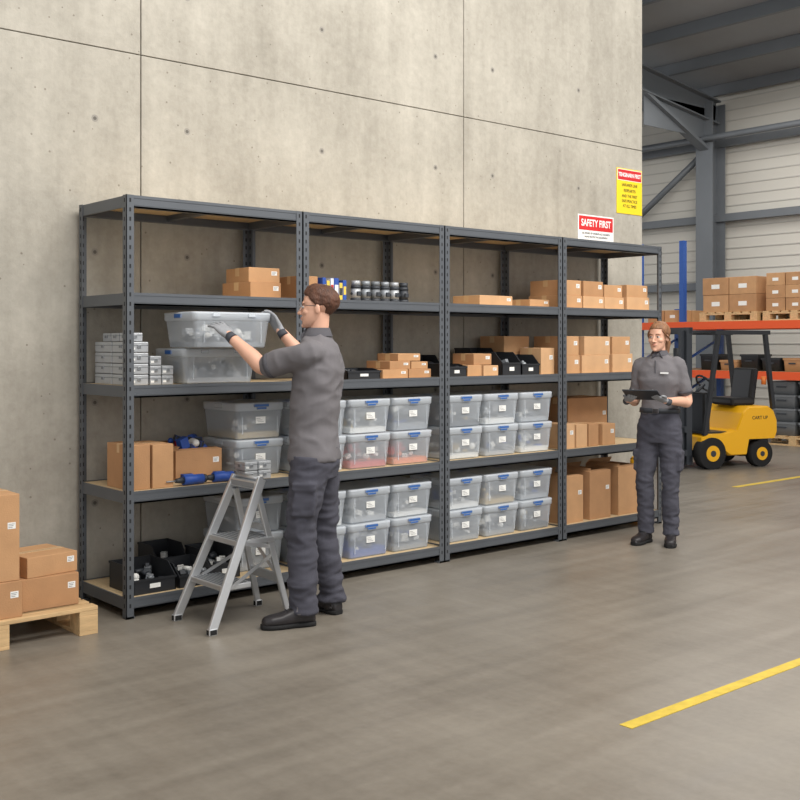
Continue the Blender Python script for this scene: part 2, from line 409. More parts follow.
def rrect(w, d, r, z, n=4):
    P = []
    for cx, cy, a0 in ((w-r, d-r, 0), (-w+r, d-r, 90), (-w+r, -d+r, 180), (w-r, -d+r, 270)):
        for k in range(n+1):
            a = math.radians(a0+90*k/n); P.append(V((cx+r*math.cos(a), cy+r*math.sin(a), z)))
    return P
def tote(x0, y0, z0, w, d, h, mats, fill=.55, n=26, big=False):
    b = MB(); X = w/2; Y = d/2; lh = .014
    b.rings([rrect(X*.88, Y*.88, .025, .002), rrect(X*.90, Y*.90, .03, .012), rrect(X*.97, Y*.97, .03, h-.05)], TOTE, True, True, False)
    b.rings([rrect(X*.97, Y*.97, .03, h-.05), rrect(X*.995, Y*.995, .03, h-.045), rrect(X*.995, Y*.995, .03, h-lh)], TOTEL, True, False, False)
    b.rings([rrect(X, Y, .03, h-lh), rrect(X, Y, .03, h-.004), rrect(X*.96, Y*.96, .03, h)], TOTEL, True, False, True)
    for sy in (-1, 1):
        if big:
            for fx in (-.45, .45):
                b.box((fx*X, sy*(Y+.003), h-.018), (.05, .012, .02), TOTEL, None, .003)
        else:
            b.box((0, sy*(Y+.003), h-.018), (w*.30, .012, .02), BLUE, None, .003)
            b.box((0, sy*(Y+.005), h-.035), (w*.2, .008, .016), BLUE, None, .003)
    for sx in (-1, 1):
        b.box((sx*(X-.002), 0, h-.022), (.012, d*.22, .028), BLUE if big else TOTEL, None, .003)
    for sx in (-.72, .72): b.box((sx*X, -Y*.935-.002, h*.45), (.006, .004, h*.6), TOTE)
    if not big:
        cz = h*.52; b.box((0, -Y*.94-.006, cz), (.07, .001, .042), LABEL)
        for k in range(3): b.box((-.008*k, -Y*.94-.0072, cz-.010+k*.010), (.045-.008*k, .0008, .002), INKL)
    clutter(b, -X*.85, X*.85, -Y*.86, Y*.86, .006, h*fill, mats, n, .02, .06 if big else .055)
    b.bx(-X*.84, X*.84, -Y*.84, Y*.84, .006, h*fill*.35, random.choice(mats))
    return b.done('storage_tote', (x0+X, y0+Y, z0), recalc=False)
PM = [[CWHITE, CGREY, GREYM], [CWHITE, CGREY, CBLUE], [CRED, CRED, CWHITE, CORANGE], [CGREY, CWHITE, CBRASS], [CWHITE, CDARK, CBRASS, GREYM], [CBLUE, CGREY, CWHITE, GREYM]]
TW = .355; TD = .42; THh = .225
for xs, base in (((1.195, 1.565, 1.934), 0), ((2.425, 2.797, 3.169), 3)):
    for zi, z in enumerate((Z4, Z5)):
        for k, x in enumerate(xs):
            for lv in (0, 1):
                if base == 0 and k in (1, 2) and z == Z4 and lv == 0: mm = PM[2]
                else: mm = PM[(base+k*2+lv+zi*3) % 6] if (base+k*2+lv+zi*3) % 6 != 2 else PM[0]
                tote(x, .035, z+lv*(THh+.001), TW, TD, THh, mm, random.uniform(.4, .7))
for z, mm in ((Z4, PM[3]), (Z5, PM[0])):
    for lv in (0, 1): tote(.80, .165, z+lv*(THh+.001), TW, TD-.005, THh, mm)
tote(.36, .02, Z3, .50, .35, .205, PM[0], .5, 50, True)
tote(.33, -.15, Z3+.2065, .52, .36, .205, PM[0], .5, 50, True)

def case(x, y, z, w, d, h, m=GREYM):
    b = MB(); b.bx(0, w, 0, d, 0, h-.002, m, .004); b.bx(-.001, w+.001, -.001, d+.001, h*.62, h*.68, GREYD)
    b.box((w/2, -.003, h*.55), (.022, .006, .02), GREYD, None, .002); b.box((w*.2, -.001, h*.35), (.02, .002, .012), LABEL)
    b.box((-.003, d/2, h*.55), (.006, .03, .02), GREYD, None, .002)
    b.done('parts_case', (x, y, z+.0005))
for lay in range(4):
    for j in range(2): case(.055, .07+j*.225, Z3+lay*.061, .115, .215, .06)
for lay in range(3):
    case(.18, .07, Z3+lay*.055, .07, .16, .054)
    if lay < 2: case(.255, .07, Z3+lay*.055, .07, .16, .054)
for k in range(3): case(.06+.01*k, .10+k*.13, Z3+.244, .09, .10, .05)
for lay in range(2):
    case(.775, .03, Z4+lay*.055, .09, .11, .054); case(.87, .03, Z4+lay*.055, .09, .11, .054)
def bin_(x, y, z, w, d, h, mats, n=14, front=.55, m=BLACKP):
    b = MB(); t = .005
    b.bx(0, w, 0, d, 0, t, m); b.bx(0, w, d-t, d, t, h, m); b.bx(0, w, 0, t, t, h*front, m)
    for sx in (0, w-t):
        b.rings([[V((xx, 0, t)), V((xx, 0, h*front)), V((xx, d*.3, h)), V((xx, d, h)), V((xx, d, t))] for xx in (sx, sx+t)], m, False)
    b.bx(-.004, w+.004, d-.004, d+.004, h-.012, h, m); b.bx(-.004, w+.004, -.006, .002, h*front-.012, h*front, m)
    b.box((w/2, -.002, h*front*.5), (w*.25, .002, h*front*.3), LABEL)
    clutter(b, t, w-t, t, d-t, t, h*.6, mats, n, .02, .045)
    b.done('parts_bin', (x, y, z+.0003))
MIXD = [CDARK, CGREY, CDARK, BLACKP, CWHITE]
bin_(.07, .05, Z5, .26, .30, .15, MIXD, 26); bin_(.35, .05, Z5, .22, .26, .13, MIXD, 22)
bin_(.36, .33, Z5, .20, .24, .19, MIXD, 18); bin_(.585, .10, Z5, .20, .30, .17, MIXD, 24)
bin_(1.56, .05, Z3, .27, .24, .07, [CGREY, CDARK, CBLUE, CWHITE], 24, .8)
bin_(2.43, .05, Z3, .19, .26, .09, MIXD, 16, .8); bin_(2.42, .34, Z3, .22, .2, .15, [CDARK], 8)
bin_(2.98, .05, Z3, .20, .26, .17, [CDARK, CGREY], 14); bin_(3.19, .05, Z3, .19, .22, .15, [CDARK, CGREY], 14)
bin_(2.98, .33, Z3, .24, .22, .2, [CDARK], 8)
def drill(loc, rz_, m):
    b = MB(); b.rod((-.09, 0, .03), (.04, 0, .03), .028, m, 14); b.rod((.04, 0, .03), (.09, 0, .03), .02, CDARK, 12, .012)
    b.rod((.09, 0, .03), (.15, 0, .03), .004, CGREY); b.bar((-.05, 0, .028), (-.07, -.12, .022), .03, .036, m, bev=.006)
    b.box((-.072, -.135, .024), (.07, .04, .045), CDARK, None, .006); b.rod((-.095, 0, .03), (-.11, 0, .03), .024, CDARK, 14)
    b.done('power_drill', loc, rz_)
drill((.62, .065, Z4+.002), 3.1, CBLUE); drill((.42, .06, Z4+.002), 3.2, CBLUE)
b = MB(); clutter(b, -.13, .13, -.11, .11, 0, .10, [CBLUE, CRED, CDARK, CWHITE, CBLUE], 26, .03, .07); b.done('tool_assortment', (.585, .375, Z4+.138))

# ------------------------------------------------------------------ pallet and boxes on the left
def pallet(x0, x1, y0, y1, z=0):
    b = MB(); w = x1-x0; d = y1-y0
    n = 7; sw = d/n*.72
    for k in range(n):
        y = (d-sw)*k/(n-1); b.bx(0, w, y, y+sw, .122, .144, WOOD, .003)
    for x in (0, w/2-.05, w-.1):
        b.bx(x, x+.1, 0, d, .10, .122, WOOD, .002)
        for y in (0, d/2-.06, d-.12): b.bx(x, x+.1, y, y+.12, .02, .10, WOOD, .002)
        b.bx(x, x+.1, 0, d, 0, .02, WOOD, .002)
    b.done('wooden_pallet', (x0, y0, z))
pallet(-1.25, -.23, -.15, .55)
carton(-.59, -.29, -.05, .30, .144, .165, m=CARD[1]); carton(-.585, -.30, -.03, .27, .3098, .105, .14, m=CARD[0])
carton(-.93, -.615, -.12, .25, .144, .18, m=CARD[1]); carton(-.95, -.625, -.11, .24, .325, .43, m=CARD[0])
carton(-1.22, -.98, -.10, .3, .144, .4, m=CARD[2]); carton(-.58, -.30, .33, .52, .144, .2)

# ------------------------------------------------------------------ step ladder
b = MB()
T1 = V((.545, -.50, .77)); T2 = V((.545, -.245, .77)); A1 = V((.195, -.575, .02)); A2 = V((.205, -.19, .02))
for a, t in ((A1, T1), (A2, T2)):
    b.bar(a, t, .022, .05, ALU, (1,0,0), .004); b.box(a-V((0,0,.002)), (.05, .034, .036), RUBBER, None, .005)
R1 = V((.70, -.53, .02)); R2 = V((.72, -.195, .02)); Q1 = V((.53, -.485, .70)); Q2 = V((.53, -.26, .70))
for a, t in ((R1, Q1), (R2, Q2)):
    b.bar(a, t, .02, .035, ALU, (1,0,0), .004); b.box(a-V((0,0,.002)), (.045, .032, .036), RUBBER, None, .005)
b.rod(T1, T2, .014, ALU, 12); b.box((.535, -.3725, .735), (.06, .25, .045), CGREY, None, .008)
def at(z, A, T): return A+(T-A)*((z-A.z)/(T.z-A.z))
for z, dp in ((.235, .16), (.455, .22)):
    p = at(z, A1, T1); q = at(z, A2, T2)
    b.bx(p.x-.02, p.x+dp, p.y+.012, q.y-.012, z-.03, z, ALU, .005)
    for k in range(8):
        xx = p.x-.01+k*dp/8; b.bx(xx, xx+.008, p.y+.025, q.y-.025, z, z+.0025, GREYD)
for A, T, R, Q, in ((A1, T1, R1, Q1), (A2, T2, R2, Q2)):
    b.bar(at(.44, A, T)+V((.02,0,0)), at(.40, R, Q), .008, .022, ALU); b.bar(at(.22, A, T)+V((.03,0,0)), at(.36, R, Q), .006, .018, ALU)
b.bar(at(.22, R1, Q1), at(.22, R2, Q2), .02, .05, ALU, bev=.003); b.bar(at(.5, R1, Q1), at(.5, R2, Q2), .02, .03, ALU)
b.bar(at(.22, R1, Q1), at(.5, R2, Q2), .006, .02, ALU)
b.done('step_ladder')

b = MB(); b.rod((0,0,0), (0,0,.5), .045, YEL, 20); b.rod((0,0,.5), (0,0,.52), .045, YEL, 20, .03); b.bx(-.08, .08, -.08, .08, 0, .012, YEL)
b.done('yellow_bollard', (4.96, .36, 0))

# ------------------------------------------------------------------ signs
def text(parent, s, size, loc, m, name='lettering', sx=1.0, bold=.0):
    c = bpy.data.curves.new(name, 'FONT'); c.body = s; c.size = size; c.align_x = 'CENTER'; c.align_y = 'CENTER'
    c.extrude = .0004; c.offset = bold
    o = bpy.data.objects.new(name, c); sc.collection.objects.link(o); c.materials.append(m)
    o.parent = parent; o.location = loc; o.rotation_euler = (math.pi/2, 0, 0); o.scale = (sx, 1, 1); return o
b = MB(); b.bx(-.245, .245, -.004, .0, -.11, .11, WHITE, .001); b.bx(-.232, .232, -.005, -.003, -.025, .098, RED)
s1 = b.done('safety_first_sign', (4.79, .658, 2.52))
text(s1, 'SAFETY FIRST', .085, (0, -.0056, .037), WHITE, sx=.8, bold=.002)
text(s1, 'BE AWARE OF WORKPLACE HAZARDS', .024, (0, -.0056, -.052), INK, sx=.9); text(s1, 'WEAR PROTECTIVE EQUIPMENT', .022, (0, -.0056, -.082), INK)
b = MB(); b.bx(-.185, .185, -.004, 0, -.205, .205, SYEL, .001); b.bx(-.175, .175, -.005, -.003, .095, .197, WHITE); b.bx(-.17, .17, -.006, -.004, .10, .192, RED)
s2 = b.done('warehouse_warning_sign', (5.265, .658, 2.885))
text(s2, 'TENGINARN FIRST', .05, (0, -.0066, .145), WHITE, sx=.78, bold=.0015)
for k, (w, z) in enumerate((('SAFEANDS LINE', .055), ('RESPEARTES', .005), ('AND THE FIRST', -.045), ('SAFE PRACTICE', -.09), ('AT ALL TIMES', -.135))):
    text(s2, w, .038, (0, -.0056, z), INK, sx=.85)

# ------------------------------------------------------------------ pallet rack in the hall
b = MB()
for y in (5.5, 4.67, 1.9, -.9):
    for x, hh in ((11.9, 3.15), (12.95, 2.1)):
        b.bx(x-.045, x+.045, y-.04, y+.04, 0, hh, BLUER); b.bx(x-.08, x+.08, y-.07, y+.07, 0, .01, BLUER)
    for k in range(3): b.bar((11.9, y, .2+k*.5), (12.95, y, .2+k*.5+.4), .03, .03, BLUER)
for z in (1.09, 1.85):
    for x in (11.86, 12.99): b.bx(x-.025, x+.025, -.9, 5.5, z-.12, z, ORANGE)
    b.bx(11.9, 12.95, -.88, 5.48, z-.03, z-.002, CHIP)
b.done('pallet_rack')
def stack(x0, x1, y0, y1, z, nx, ny, nz, h):
    b = MB(); w = (x1-x0)/nx; d = (y1-y0)/ny
    for i in range(nx):
        for j in range(ny):
            for k in range(nz):
                g = random.uniform(.004, .012)
                b.bx(i*w+g, (i+1)*w-g, j*d+g, (j+1)*d-g, k*h, (k+1)*h-.003, random.choice(CARD), .004)
                if i == 0:
                    b.bx(g-.002, g, j*d+d*.35, j*d+d*.65, k*h+h*.35, k*h+h*.6, LABEL)
                    b.bx(i*w+g, (i+1)*w-g, j*d+d*.47, j*d+d*.53, (k+1)*h-.004, (k+1)*h-.001, TAPE)
    b.done('stacked_cardboard_boxes', (x0, y0, z))
for (y0, y1, nz, h, ny) in ((3.4, 4.35, 2, .27, 2), (2.3, 3.25, 3, .19, 3), (-.6, .5, 2, .27, 2)):
    pallet(11.92, 12.9, y0-.03, y1+.03, 1.85); stack(11.95, 12.85, y0, y1, 1.995, 2, ny, nz, h)
stack(11.95, 12.6, 4.75, 5.4, 1.85, 2, 2, 1, .2)
pallet(11.92, 12.9, 2.2, 3.4, 0)
def crate(x, y, z, w, d, h, m):
    b = MB()
    b.rings([rrect(w/2*.94, d/2*.94, .03, 0), rrect(w/2, d/2, .03, h-.03)], m, True, True, False)
    b.rings([rrect(w/2+.012, d/2+.012, .03, h-.03), rrect(w/2+.012, d/2+.012, .03, h), rrect(w/2-.01, d/2-.01, .03, h), rrect(w/2-.02, d/2-.02, .03, h*.5)], m, False, True, True)
    b.box((-w/2-.006, 0, h*.6), (.012, d*.4, .03), CDARK, None, .003)
    b.done('plastic_crate', (x, y, z))
for j in range(2):
    for k in range(4): crate(12.25, 2.52+j*.48, .145+k*.2, .55, .42, .199, GREYD)
for j in range(7):
    crate(12.25, 2.15+j*.36, 1.0905, .4, .3, random.choice((.16, .2, .25)), random.choice((BLACKP, GREYD, CARD[0], BLACKP)))

# ------------------------------------------------------------------ forklift (local +x = forward)
b = MB()
def wheel(x, y, r, w):
    b.rod((x, y-w/2, r), (x, y+w/2, r), r, RUBBER, 28); b.rod((x, y-w/2-.008, r), (x, y+w/2+.008, r), r*.5, YEL, 20)
    b.rod((x, y-w/2-.014, r), (x, y+w/2+.014, r), r*.2, CDARK, 12)
for y in (-.36, .36): wheel(.98, y, .19, .14)
for y in (-.33, .33): wheel(.22, y, .16, .12)
prof = [(0.02, .34), (-.02, .42), (-.02, .56), (.03, .68), (.12, .74), (.42, .74), (.50, .66), (.60, .46), (.80, .42), (.98, .42), (1.10, .38), (1.12, .22), (.78, .20), (.70, .15), (.46, .15), (.42, .34)]
secs = []
for y, sh in ((-.40, .95), (-.37, 1), (.37, 1), (.40, .95)):
    secs.append([V((.5+(px-.5)*sh, y, .42+(pz-.42)*sh)) for px, pz in prof])
b.rings(secs, YEL, False)
b.bx(.0, .44, -.25, .25, .12, .36, CDARK, .02); b.bx(.46, 1.05, -.3, .3, .14, .24, CDARK)
b.bx(.62, 1.05, -.34, .34, .421, .44, BLACKP)
b.box((.34, 0, .79), (.36, .4, .1), BLACKP, None, .03); b.box((.17, 0, 1.0), (.1, .38, .4), BLACKP, Matrix.Rotation(-.15, 3, 'Y'), .03)
b.box((.93, 0, .66), (.1, .5, .5), CDARK, None, .02); b.rod((.9, 0, .9), (.78, 0, 1.0), .02, CDARK)
for k in range(16):
    a0 = k/16*2*math.pi; a1 = (k+1)/16*2*math.pi; n_ = V((-.77, 0, .64)); u = V((0,1,0)); w_ = n_.cross(u); c_ = V((.77, 0, 1.01))
    b.rod(c_+(u*math.cos(a0)+w_*math.sin(a0))*.13, c_+(u*math.cos(a1)+w_*math.sin(a1))*.13, .013, BLACKP, 8)
for y in (-.35, .35):
    b.bar((.02, y, .7), (.14, y, 1.62), .045, .05, BLACKP, (1,0,0)); b.bar((1.04, y, .4), (.84, y, 1.62), .045, .05, BLACKP, (1,0,0))
    b.bar((.08, y, 1.64), (.9, y, 1.64), .05, .05, BLACKP)
for k in range(7): b.bar((.12+k*.125, -.35, 1.65), (.12+k*.125, .35, 1.65), .03, .03, BLACKP)
for y in (-.24, .24):
    b.bx(1.16, 1.24, y-.03, y+.03, .05, 1.7, CDARK); b.bx(1.24, 1.29, y-.025+.04*(1 if y < 0 else -1), y+.025+.04*(1 if y < 0 else -1), .06, 1.66, CDARK)
    b.bx(1.33, 2.1, y-.05, y+.05, .05, .08, CDARK); b.bx(1.30, 1.34, y-.05, y+.05, .05, .5, CDARK)
for z in (.12, .9, 1.66): b.bx(1.15, 1.2, -.27, .27, z-.04, z+.04, CDARK)
for z in (.2, .48): b.bx(1.28, 1.31, -.34, .34, z-.035, z+.035, CDARK)
b.rod((1.2, 0, .15), (1.2, 0, 1.45), .03, CDARK, 14); b.rod((.12, .3, 1.0), (.12, .3, 1.1), .03, CORANGE, 12)
fk = b.done('forklift', (9.56, 1.98, 0), math.atan2(.326, -.945))
t_ = text(fk, 'CART UP', .058, (.26, .402, .60), INK, bold=.0005); t_.rotation_euler = (math.pi/2, 0, math.pi)

# ------------------------------------------------------------------ people
def wr(amp, fx, fz, seed, tilt=.6):
    def f(co):
        p = V((co.x*fx+co.z*tilt*2, co.y*fx-co.z*tilt*2, co.z*fz))+V((seed, seed, seed))
        n1 = noise.noise(p); n2 = noise.noise(p*1.7+V((5, 5, 5)))
        return amp*(.75*n1 + .6*(.30-abs(n2)*1.5))
    return f
def hand(mb, wrist, dirv, back, right, curl, m, thumb_curl=20, scale=1.0, cuff=None, splay=4):
    Y = V(dirv).normalized(); Z = V(back); Z = (Z-Y*Z.dot(Y)).normalized(); X = Y.cross(Z)
    W = V(wrist); sg = -1 if right else 1
    def P(x, y, z): return W+(X*x*sg+Y*y+Z*z)*scale
    t = MB()
    t.ell([(P(0, -.02, 0), X*.027*scale, Z*.022*scale), (P(0, .0, 0), X*.029*scale, Z*.021*scale), (P(0, .03, 0), X*.038*scale, Z*.019*scale),
           (P(0, .07, 0), X*.042*scale, Z*.016*scale), (P(0, .095, 0), X*.038*scale, Z*.012*scale)], m, 16, 2.6)
    for k, (x, l) in enumerate(((.031, .07), (.0105, .08), (-.0105, .073), (-.031, .056))):
        pts = [P(x*.9, .07, 0)]; ang = 0; pos = V((x, .092, 0)); pts.append(P(*pos)); sp = math.radians(splay*(1.5-k))
        for j, fr in enumerate((.45, .32, .23)):
            ang += math.radians(curl[j])
            pos = pos+V((math.sin(sp)*math.cos(ang), math.cos(sp)*math.cos(ang), -math.sin(ang)))*l*fr
            pts.append(P(*pos))
        t.limb(pts, [.0095*scale, .0098*scale, .0092*scale, .0085*scale, .0072*scale], m, 10, 3)
    tc = math.radians(thumb_curl)
    t.limb([P(.018, .015, -.004), P(.042, .042, -.012), P(.056, .068, -.012-.02*math.sin(tc)), P(.060, .092, -.012-.045*math.sin(tc))],
           [.014*scale, .0125*scale, .011*scale, .0085*scale], m, 10, 3)
    mb.fuse_from(t, m, .0036, 2)
    if cuff: mb.limb([P(0, -.045, 0), P(0, -.005, 0)], [(.031*scale, .031*scale), (.028*scale, .028*scale)], cuff, 16, 2, False)

def head(mb, c, fwd, skin, hair, woman=False, up=(0,0,1), s=1.0, glasses=False):
    F = V(fwd).normalized(); U = V(up); U = (U-F*U.dot(F)).normalized(); R = F.cross(U)
    Rm = Matrix((R, F, U)).transposed(); C = V(c)
    def P(x, y, z): return C+Rm @ (V((x, y, z))*s)
    def S(t, p, r, m, rot=None, seg=18): t.sph(P(*p), [q*s for q in r], m, Rm if rot is None else Rm @ rot, seg)
    t = MB(); w = .94 if woman else 1
    S(t, (0, -.015, .035), (.074*w, .092, .080), skin, seg=28)
    secs = []
    for z, hw, yf, yb in ((.075, .050, .055, -.03), (.05, .062, .070, -.04), (.025, .066, .079, -.04), (.008, .065, .077, -.04), (-.012, .066, .078, -.04),
                          (-.035, .064, .080, -.035), (-.055, .060, .081, -.03), (-.075, .053, .080, -.02), (-.092, .043, .079, 0), (-.106, .029, .073, .015), (-.113, .014, .060, .03)):
        if woman: hw *= .92
        secs.append((P(0, (yf+yb)/2, z), R*hw*s, F*((yf-yb)/2)*s))
    t.ell(secs, skin, 28, 2.35)
    S(t, (0, .072, -.099), (.018*w, .013, .013), skin)
    if not woman: S(t, (0, .073, .020), (.045, .012, .009), skin)
    for sx in (-1, 1):
        S(t, (sx*.036*w, .054, -.028), (.026, .024, .022), skin)
        S(t, (sx*.0105, .090, -.037), (.0085, .010, .007), skin)
        S(t, (sx*.072*w, -.004, -.010), (.008, .016, .029), skin, Matrix.Rotation(.28*sx, 3, 'Z') @ Matrix.Rotation(-.18, 3, 'X'))
    t.limb([P(0, .077, .012), P(0, .088, -.012), P(0, .099, -.034)], [.006*s, .0078*s, .0105*s], skin, 10, 3)
    t.limb([P(-.018, .074, -.062), P(0, .080, -.062), P(.018, .074, -.062)], [.008*s, .011*s, .008*s], skin, 12, 3)
    mb.fuse_from(t, skin, .0036*s, 4)
    for sx in (-1, 1):
        S(mb, (sx*.030*w, .0700, -.001), (.0135, .010, .0075), EYEW, seg=16); S(mb, (sx*.030*w, .0775, -.001), (.0056, .0032, .0058), IRIS, seg=12)
        mb.limb([P(sx*.013, .0825, .017), P(sx*.030, .0805, .0215), P(sx*.047, .067, .016)], [.0022*s, .0026*s, .0016*s], hair, 8, 3)
        mb.limb([P(sx*.016, .074, .004), P(sx*.030, .0800, .0078), P(sx*.044, .068, .003)], [.0022*s]*3, skin, 8, 3)
        mb.limb([P(sx*.016, .074, .003), P(sx*.030, .0812, .0056), P(sx*.044, .068, .002)], [.0010*s]*3, IRIS, 6, 3)
    mb.limb([P(-.020, .0805, -.0605), P(-.008, .0865, -.0585), P(0, .0875, -.0595), P(.008, .0865, -.0585), P(.020, .0805, -.0605)], [.0012*s, .0028*s, .0028*s, .0028*s, .0012*s], LIP, 8, 3)
    mb.limb([P(-.017, .081, -.0635), P(0, .0865, -.0660), P(.017, .081, -.0635)], [.0012*s, .0038*s, .0012*s], LIP, 8, 4)
    hb = bmesh.new(); bmesh.ops.create_uvsphere(hb, u_segments=72, v_segments=52, radius=1)
    q = V((0, -.012, .022))
    def ss(a, b_, x):
        k = max(0, min(1, (x-a)/(b_-a))); return k*k*(3-2*k)
    for v in hb.verts:
        d = v.co.normalized()
        vol = .003
        p = V((d.x*(.0765*w+vol), d.y*(.0955+vol)-.017, d.z*(.082+vol)+.036))
        if p.z < -.01:
            p.x *= 1-.22*ss(.01, .08, -p.z); p.y += .028*ss(.02, .08, -p.z)
        az = math.degrees(math.atan2(abs(p.x), p.y+.012))
        if az < 38: line = .062-.004*(az/38)
        elif az < 62: line = .058-.034*ss(38, 62, az)
        elif az < 88: line = .024-.044*ss(62, 88, az)
        elif az < 112: line = -.020+.026*ss(88, 96, az)
        else: line = .006-.085*ss(112, 140, az)
        if woman and az > 62: line = .024-.024*ss(62, 100, az)-.06*ss(115, 145, az)
        k = ss(-.004, .004, p.z-line)
        if woman: nz_ = noise.noise(V((p.x*90, p.y*14, p.z*40)))*.0025
        else: nz_ = noise.noise(V((p.x*85, p.y*30, p.z*60)))*.004+noise.noise(p*26)*.003
        full = p+d*nz_
        if not woman: full = full+V((0, .006, .008))*ss(.45, .9, d.z)*ss(-.4, .5, d.y)+V((0, .006, .003))*ss(.3, .8, d.y)*ss(.25, .6, d.z)
        inner = q+(p-q)*.80
        v.co = inner.lerp(full, k)
    for v in hb.verts: v.co = C+Rm @ (v.co*s)
    me = bpy.data.meshes.new('h'); hb.to_mesh(me); hb.free()
    nf = len(mb.bm.faces); mb.bm.from_mesh(me); mb.bm.faces.ensure_lookup_table(); i = mb.mi(hair)
    for f in mb.bm.faces[nf:]: f.material_index = i; f.smooth = True
    bpy.data.meshes.remove(me)
    if woman:
        for sx in (-1, 1):
            mb.limb([P(sx*.052, .050, .048), P(sx*.066, .030, .022), P(sx*.0715, .0, -.002), P(sx*.060, -.05, -.02)], [(.004*s, .009*s), (.005*s, .014*s), (.006*s, .018*s), .012*s], hair, 12, 5)
            mb.limb([P(sx*.062, .038, .03), P(sx*.069, .032, -.01), P(sx*.062, .034, -.05)], [.0035*s, .003*s, .0012*s], hair, 6, 4)
        mb.limb([P(0, -.095, -.01), P(0, -.125, -.015), P(0, -.14, -.05), P(.0, -.13, -.11), P(0, -.115, -.17)], [.018*s, .026*s, .028*s, .022*s, .006*s], hair, 14, 4)
        mb.limb([P(0, -.10, -.01), P(0, -.118, -.014)], [.023*s, .023*s], CDARK, 12, 2)
    if glasses:
        for sx in (-1, 1):
            pts = [P(sx*.007, .098, .008), P(sx*.03, .097, .014), P(sx*.056, .081, .010), P(sx*.058, .078, -.014), P(sx*.034, .092, -.022), P(sx*.010, .098, -.012), P(sx*.007, .098, .008)]
            mb.limb(pts, [.0011*s]*7, CGREY, 6, 3, False)
            mb.poly(pts[:-1], GLASS)
            mb.limb([P(sx*.057, .080, .008), P(sx*.074, .04, .006), P(sx*.077, -.01, .004)], [.0016*s]*3, CDARK, 6, 3)
        mb.rod(P(-.008, .098, .006), P(.008, .098, .006), .0012*s, CGREY, 6)

def shoe(mb, heel, toe, s=1.0):
    H = V((heel[0], heel[1], 0)); T = V((toe[0], toe[1], 0)); d = (T-H).normalized(); L = (T-H).length; x = d.cross(V((0,0,1)))
    t = MB(); secs = []
    for f, w, h in ((0.0, .026, .045), (.06, .036, .075), (.18, .040, .10), (.34, .039, .098), (.48, .042, .078), (.66, .047, .062), (.85, .045, .055), (.96, .032, .046), (1.0, .018, .035)):
        secs.append((H+d*L*f+V((0,0,.012+h*s/2)), x*w*s, V((0,0,h*s/2))))
    t.ell(secs, SHOE, 18, 2.5); mb.fuse_from(t, SHOE, .006, 3)
    secs = []
    for f, w in ((-.01, .024), (.06, .038), (.2, .041), (.42, .038), (.66, .050), (.86, .047), (.98, .032), (1.02, .018)):
        secs.append((H+d*L*f+V((0,0,.013)), x*w*s, V((0,0,.013))))
    mb.ell(secs, SOLE, 18, 5)
    for k in range(4):
        c = H+d*L*(.40+.07*k)+V((0, 0, .012+(.098-.013*k)*s)); mb.rod(c-x*.022, c+x*.022, .003, CDARK, 6)

def XY(p, z): return V((p[0], p[1], z))
def torso(t, rows, M_, n=28):
    t.ell([(c, R_*rx, F_*ry) for c, R_, F_, rx, ry in rows], M_, n, 2.3)
def collar(mb, c, F, R, M_, s=1.0):
    secs = [(c+V((0,0,-.020))*s, R*.086*s, F*.080*s), (c+V((0,0,.026))*s-F*.004*s, R*.060*s, F*.060*s), (c+V((0,0,.020))*s-F*.004*s, R*.052*s, F*.052*s)]
    mb.ell(secs, M_, 24, 2.1, False, False)
    for sx in (-1, 1):
        a = c+V((0,0,.018))*s+F*.056*s+R*sx*.008*s
        mb.limb([a, a+R*sx*.022*s+F*.020*s-V((0,0,.038))*s, a+R*sx*.038*s+F*.024*s-V((0,0,.058))*s], [(.012*s, .006*s), (.016*s, .006*s), (.004*s, .003*s)], M_, 10, 3)
# ---- man
m = MB()
F = V((-.65, .76, 0)).normalized(); R = V((F.y, -F.x, 0))
pel = V((.785, -.66, 0)); sh = V((.80, -.662, 0))
def mid(z, z0=.9, z1=1.45):
    f = (z-z0)/(z1-z0); return pel.lerp(sh, max(0, min(1, f)))
t = MB(); rows = []
for z, rx, ry, fo in ((.865, .188, .136, 0), (.90, .190, .138, 0), (.98, .182, .132, .006), (1.07, .174, .127, .010), (1.17, .182, .130, .006), (1.28, .198, .136, -.004),
                      (1.37, .206, .131, -.012), (1.445, .200, .116, -.014), (1.50, .165, .096, -.010), (1.535, .112, .076, -.002), (1.562, .070, .062, 0)):
    c = mid(z)+F*fo; rows.append((V((c.x, c.y, z)), R, F, rx, ry))
torso(t, rows, POLO)
LS = V((.80, -.662, 1.45))-R*.180; RS = V((.80, -.662, 1.45))+R*.180
LE = V((.53, -.545, 1.375)); RE = V((1.0, -.28, 1.40)); LW = V((.445, -.330, 1.548)); RW = V((.882, -.185, 1.578))
for S_, E_, sg in ((LS, LE, -1), (RS, RE, 1)):
    t.limb([S_-R*sg*.07, S_, S_.lerp(E_, .35), S_.lerp(E_, .84)], [.07, .080, .072, .067], POLO, 18, 4)
m.fuse_from(t, POLO, .0095, 4, wr(.014, 5, 9, 3.1))
for S_, E_ in ((LS, LE), (RS, RE)):
    m.limb([S_.lerp(E_, .81), S_.lerp(E_, .90)], [.0705, .0675], POLOD, 18, 2, False)
collar(m, V((.802, -.666, 1.562)), F, R, POLOD)
for S_, E_, W_ in ((LS, LE, LW), (RS, RE, RW)):
    t = MB(); t.limb([S_.lerp(E_, .6), E_, E_.lerp(W_, .3), E_.lerp(W_, .75), W_], [.050, .045, .044, .033, .027], SKIN, 14, 4); m.fuse_from(t, SKIN, .007, 4)
hand(m, LW, (-.10, .80, .50), (-.15, -.52, .82), False, (12, 14, 14), GLOVE, 10, 1.0, GLOVED, 6)
hand(m, RW, (-.20, .60, .74), (.93, .05, .25), True, (20, 30, 25), GLOVE, 15, .97, GLOVED)
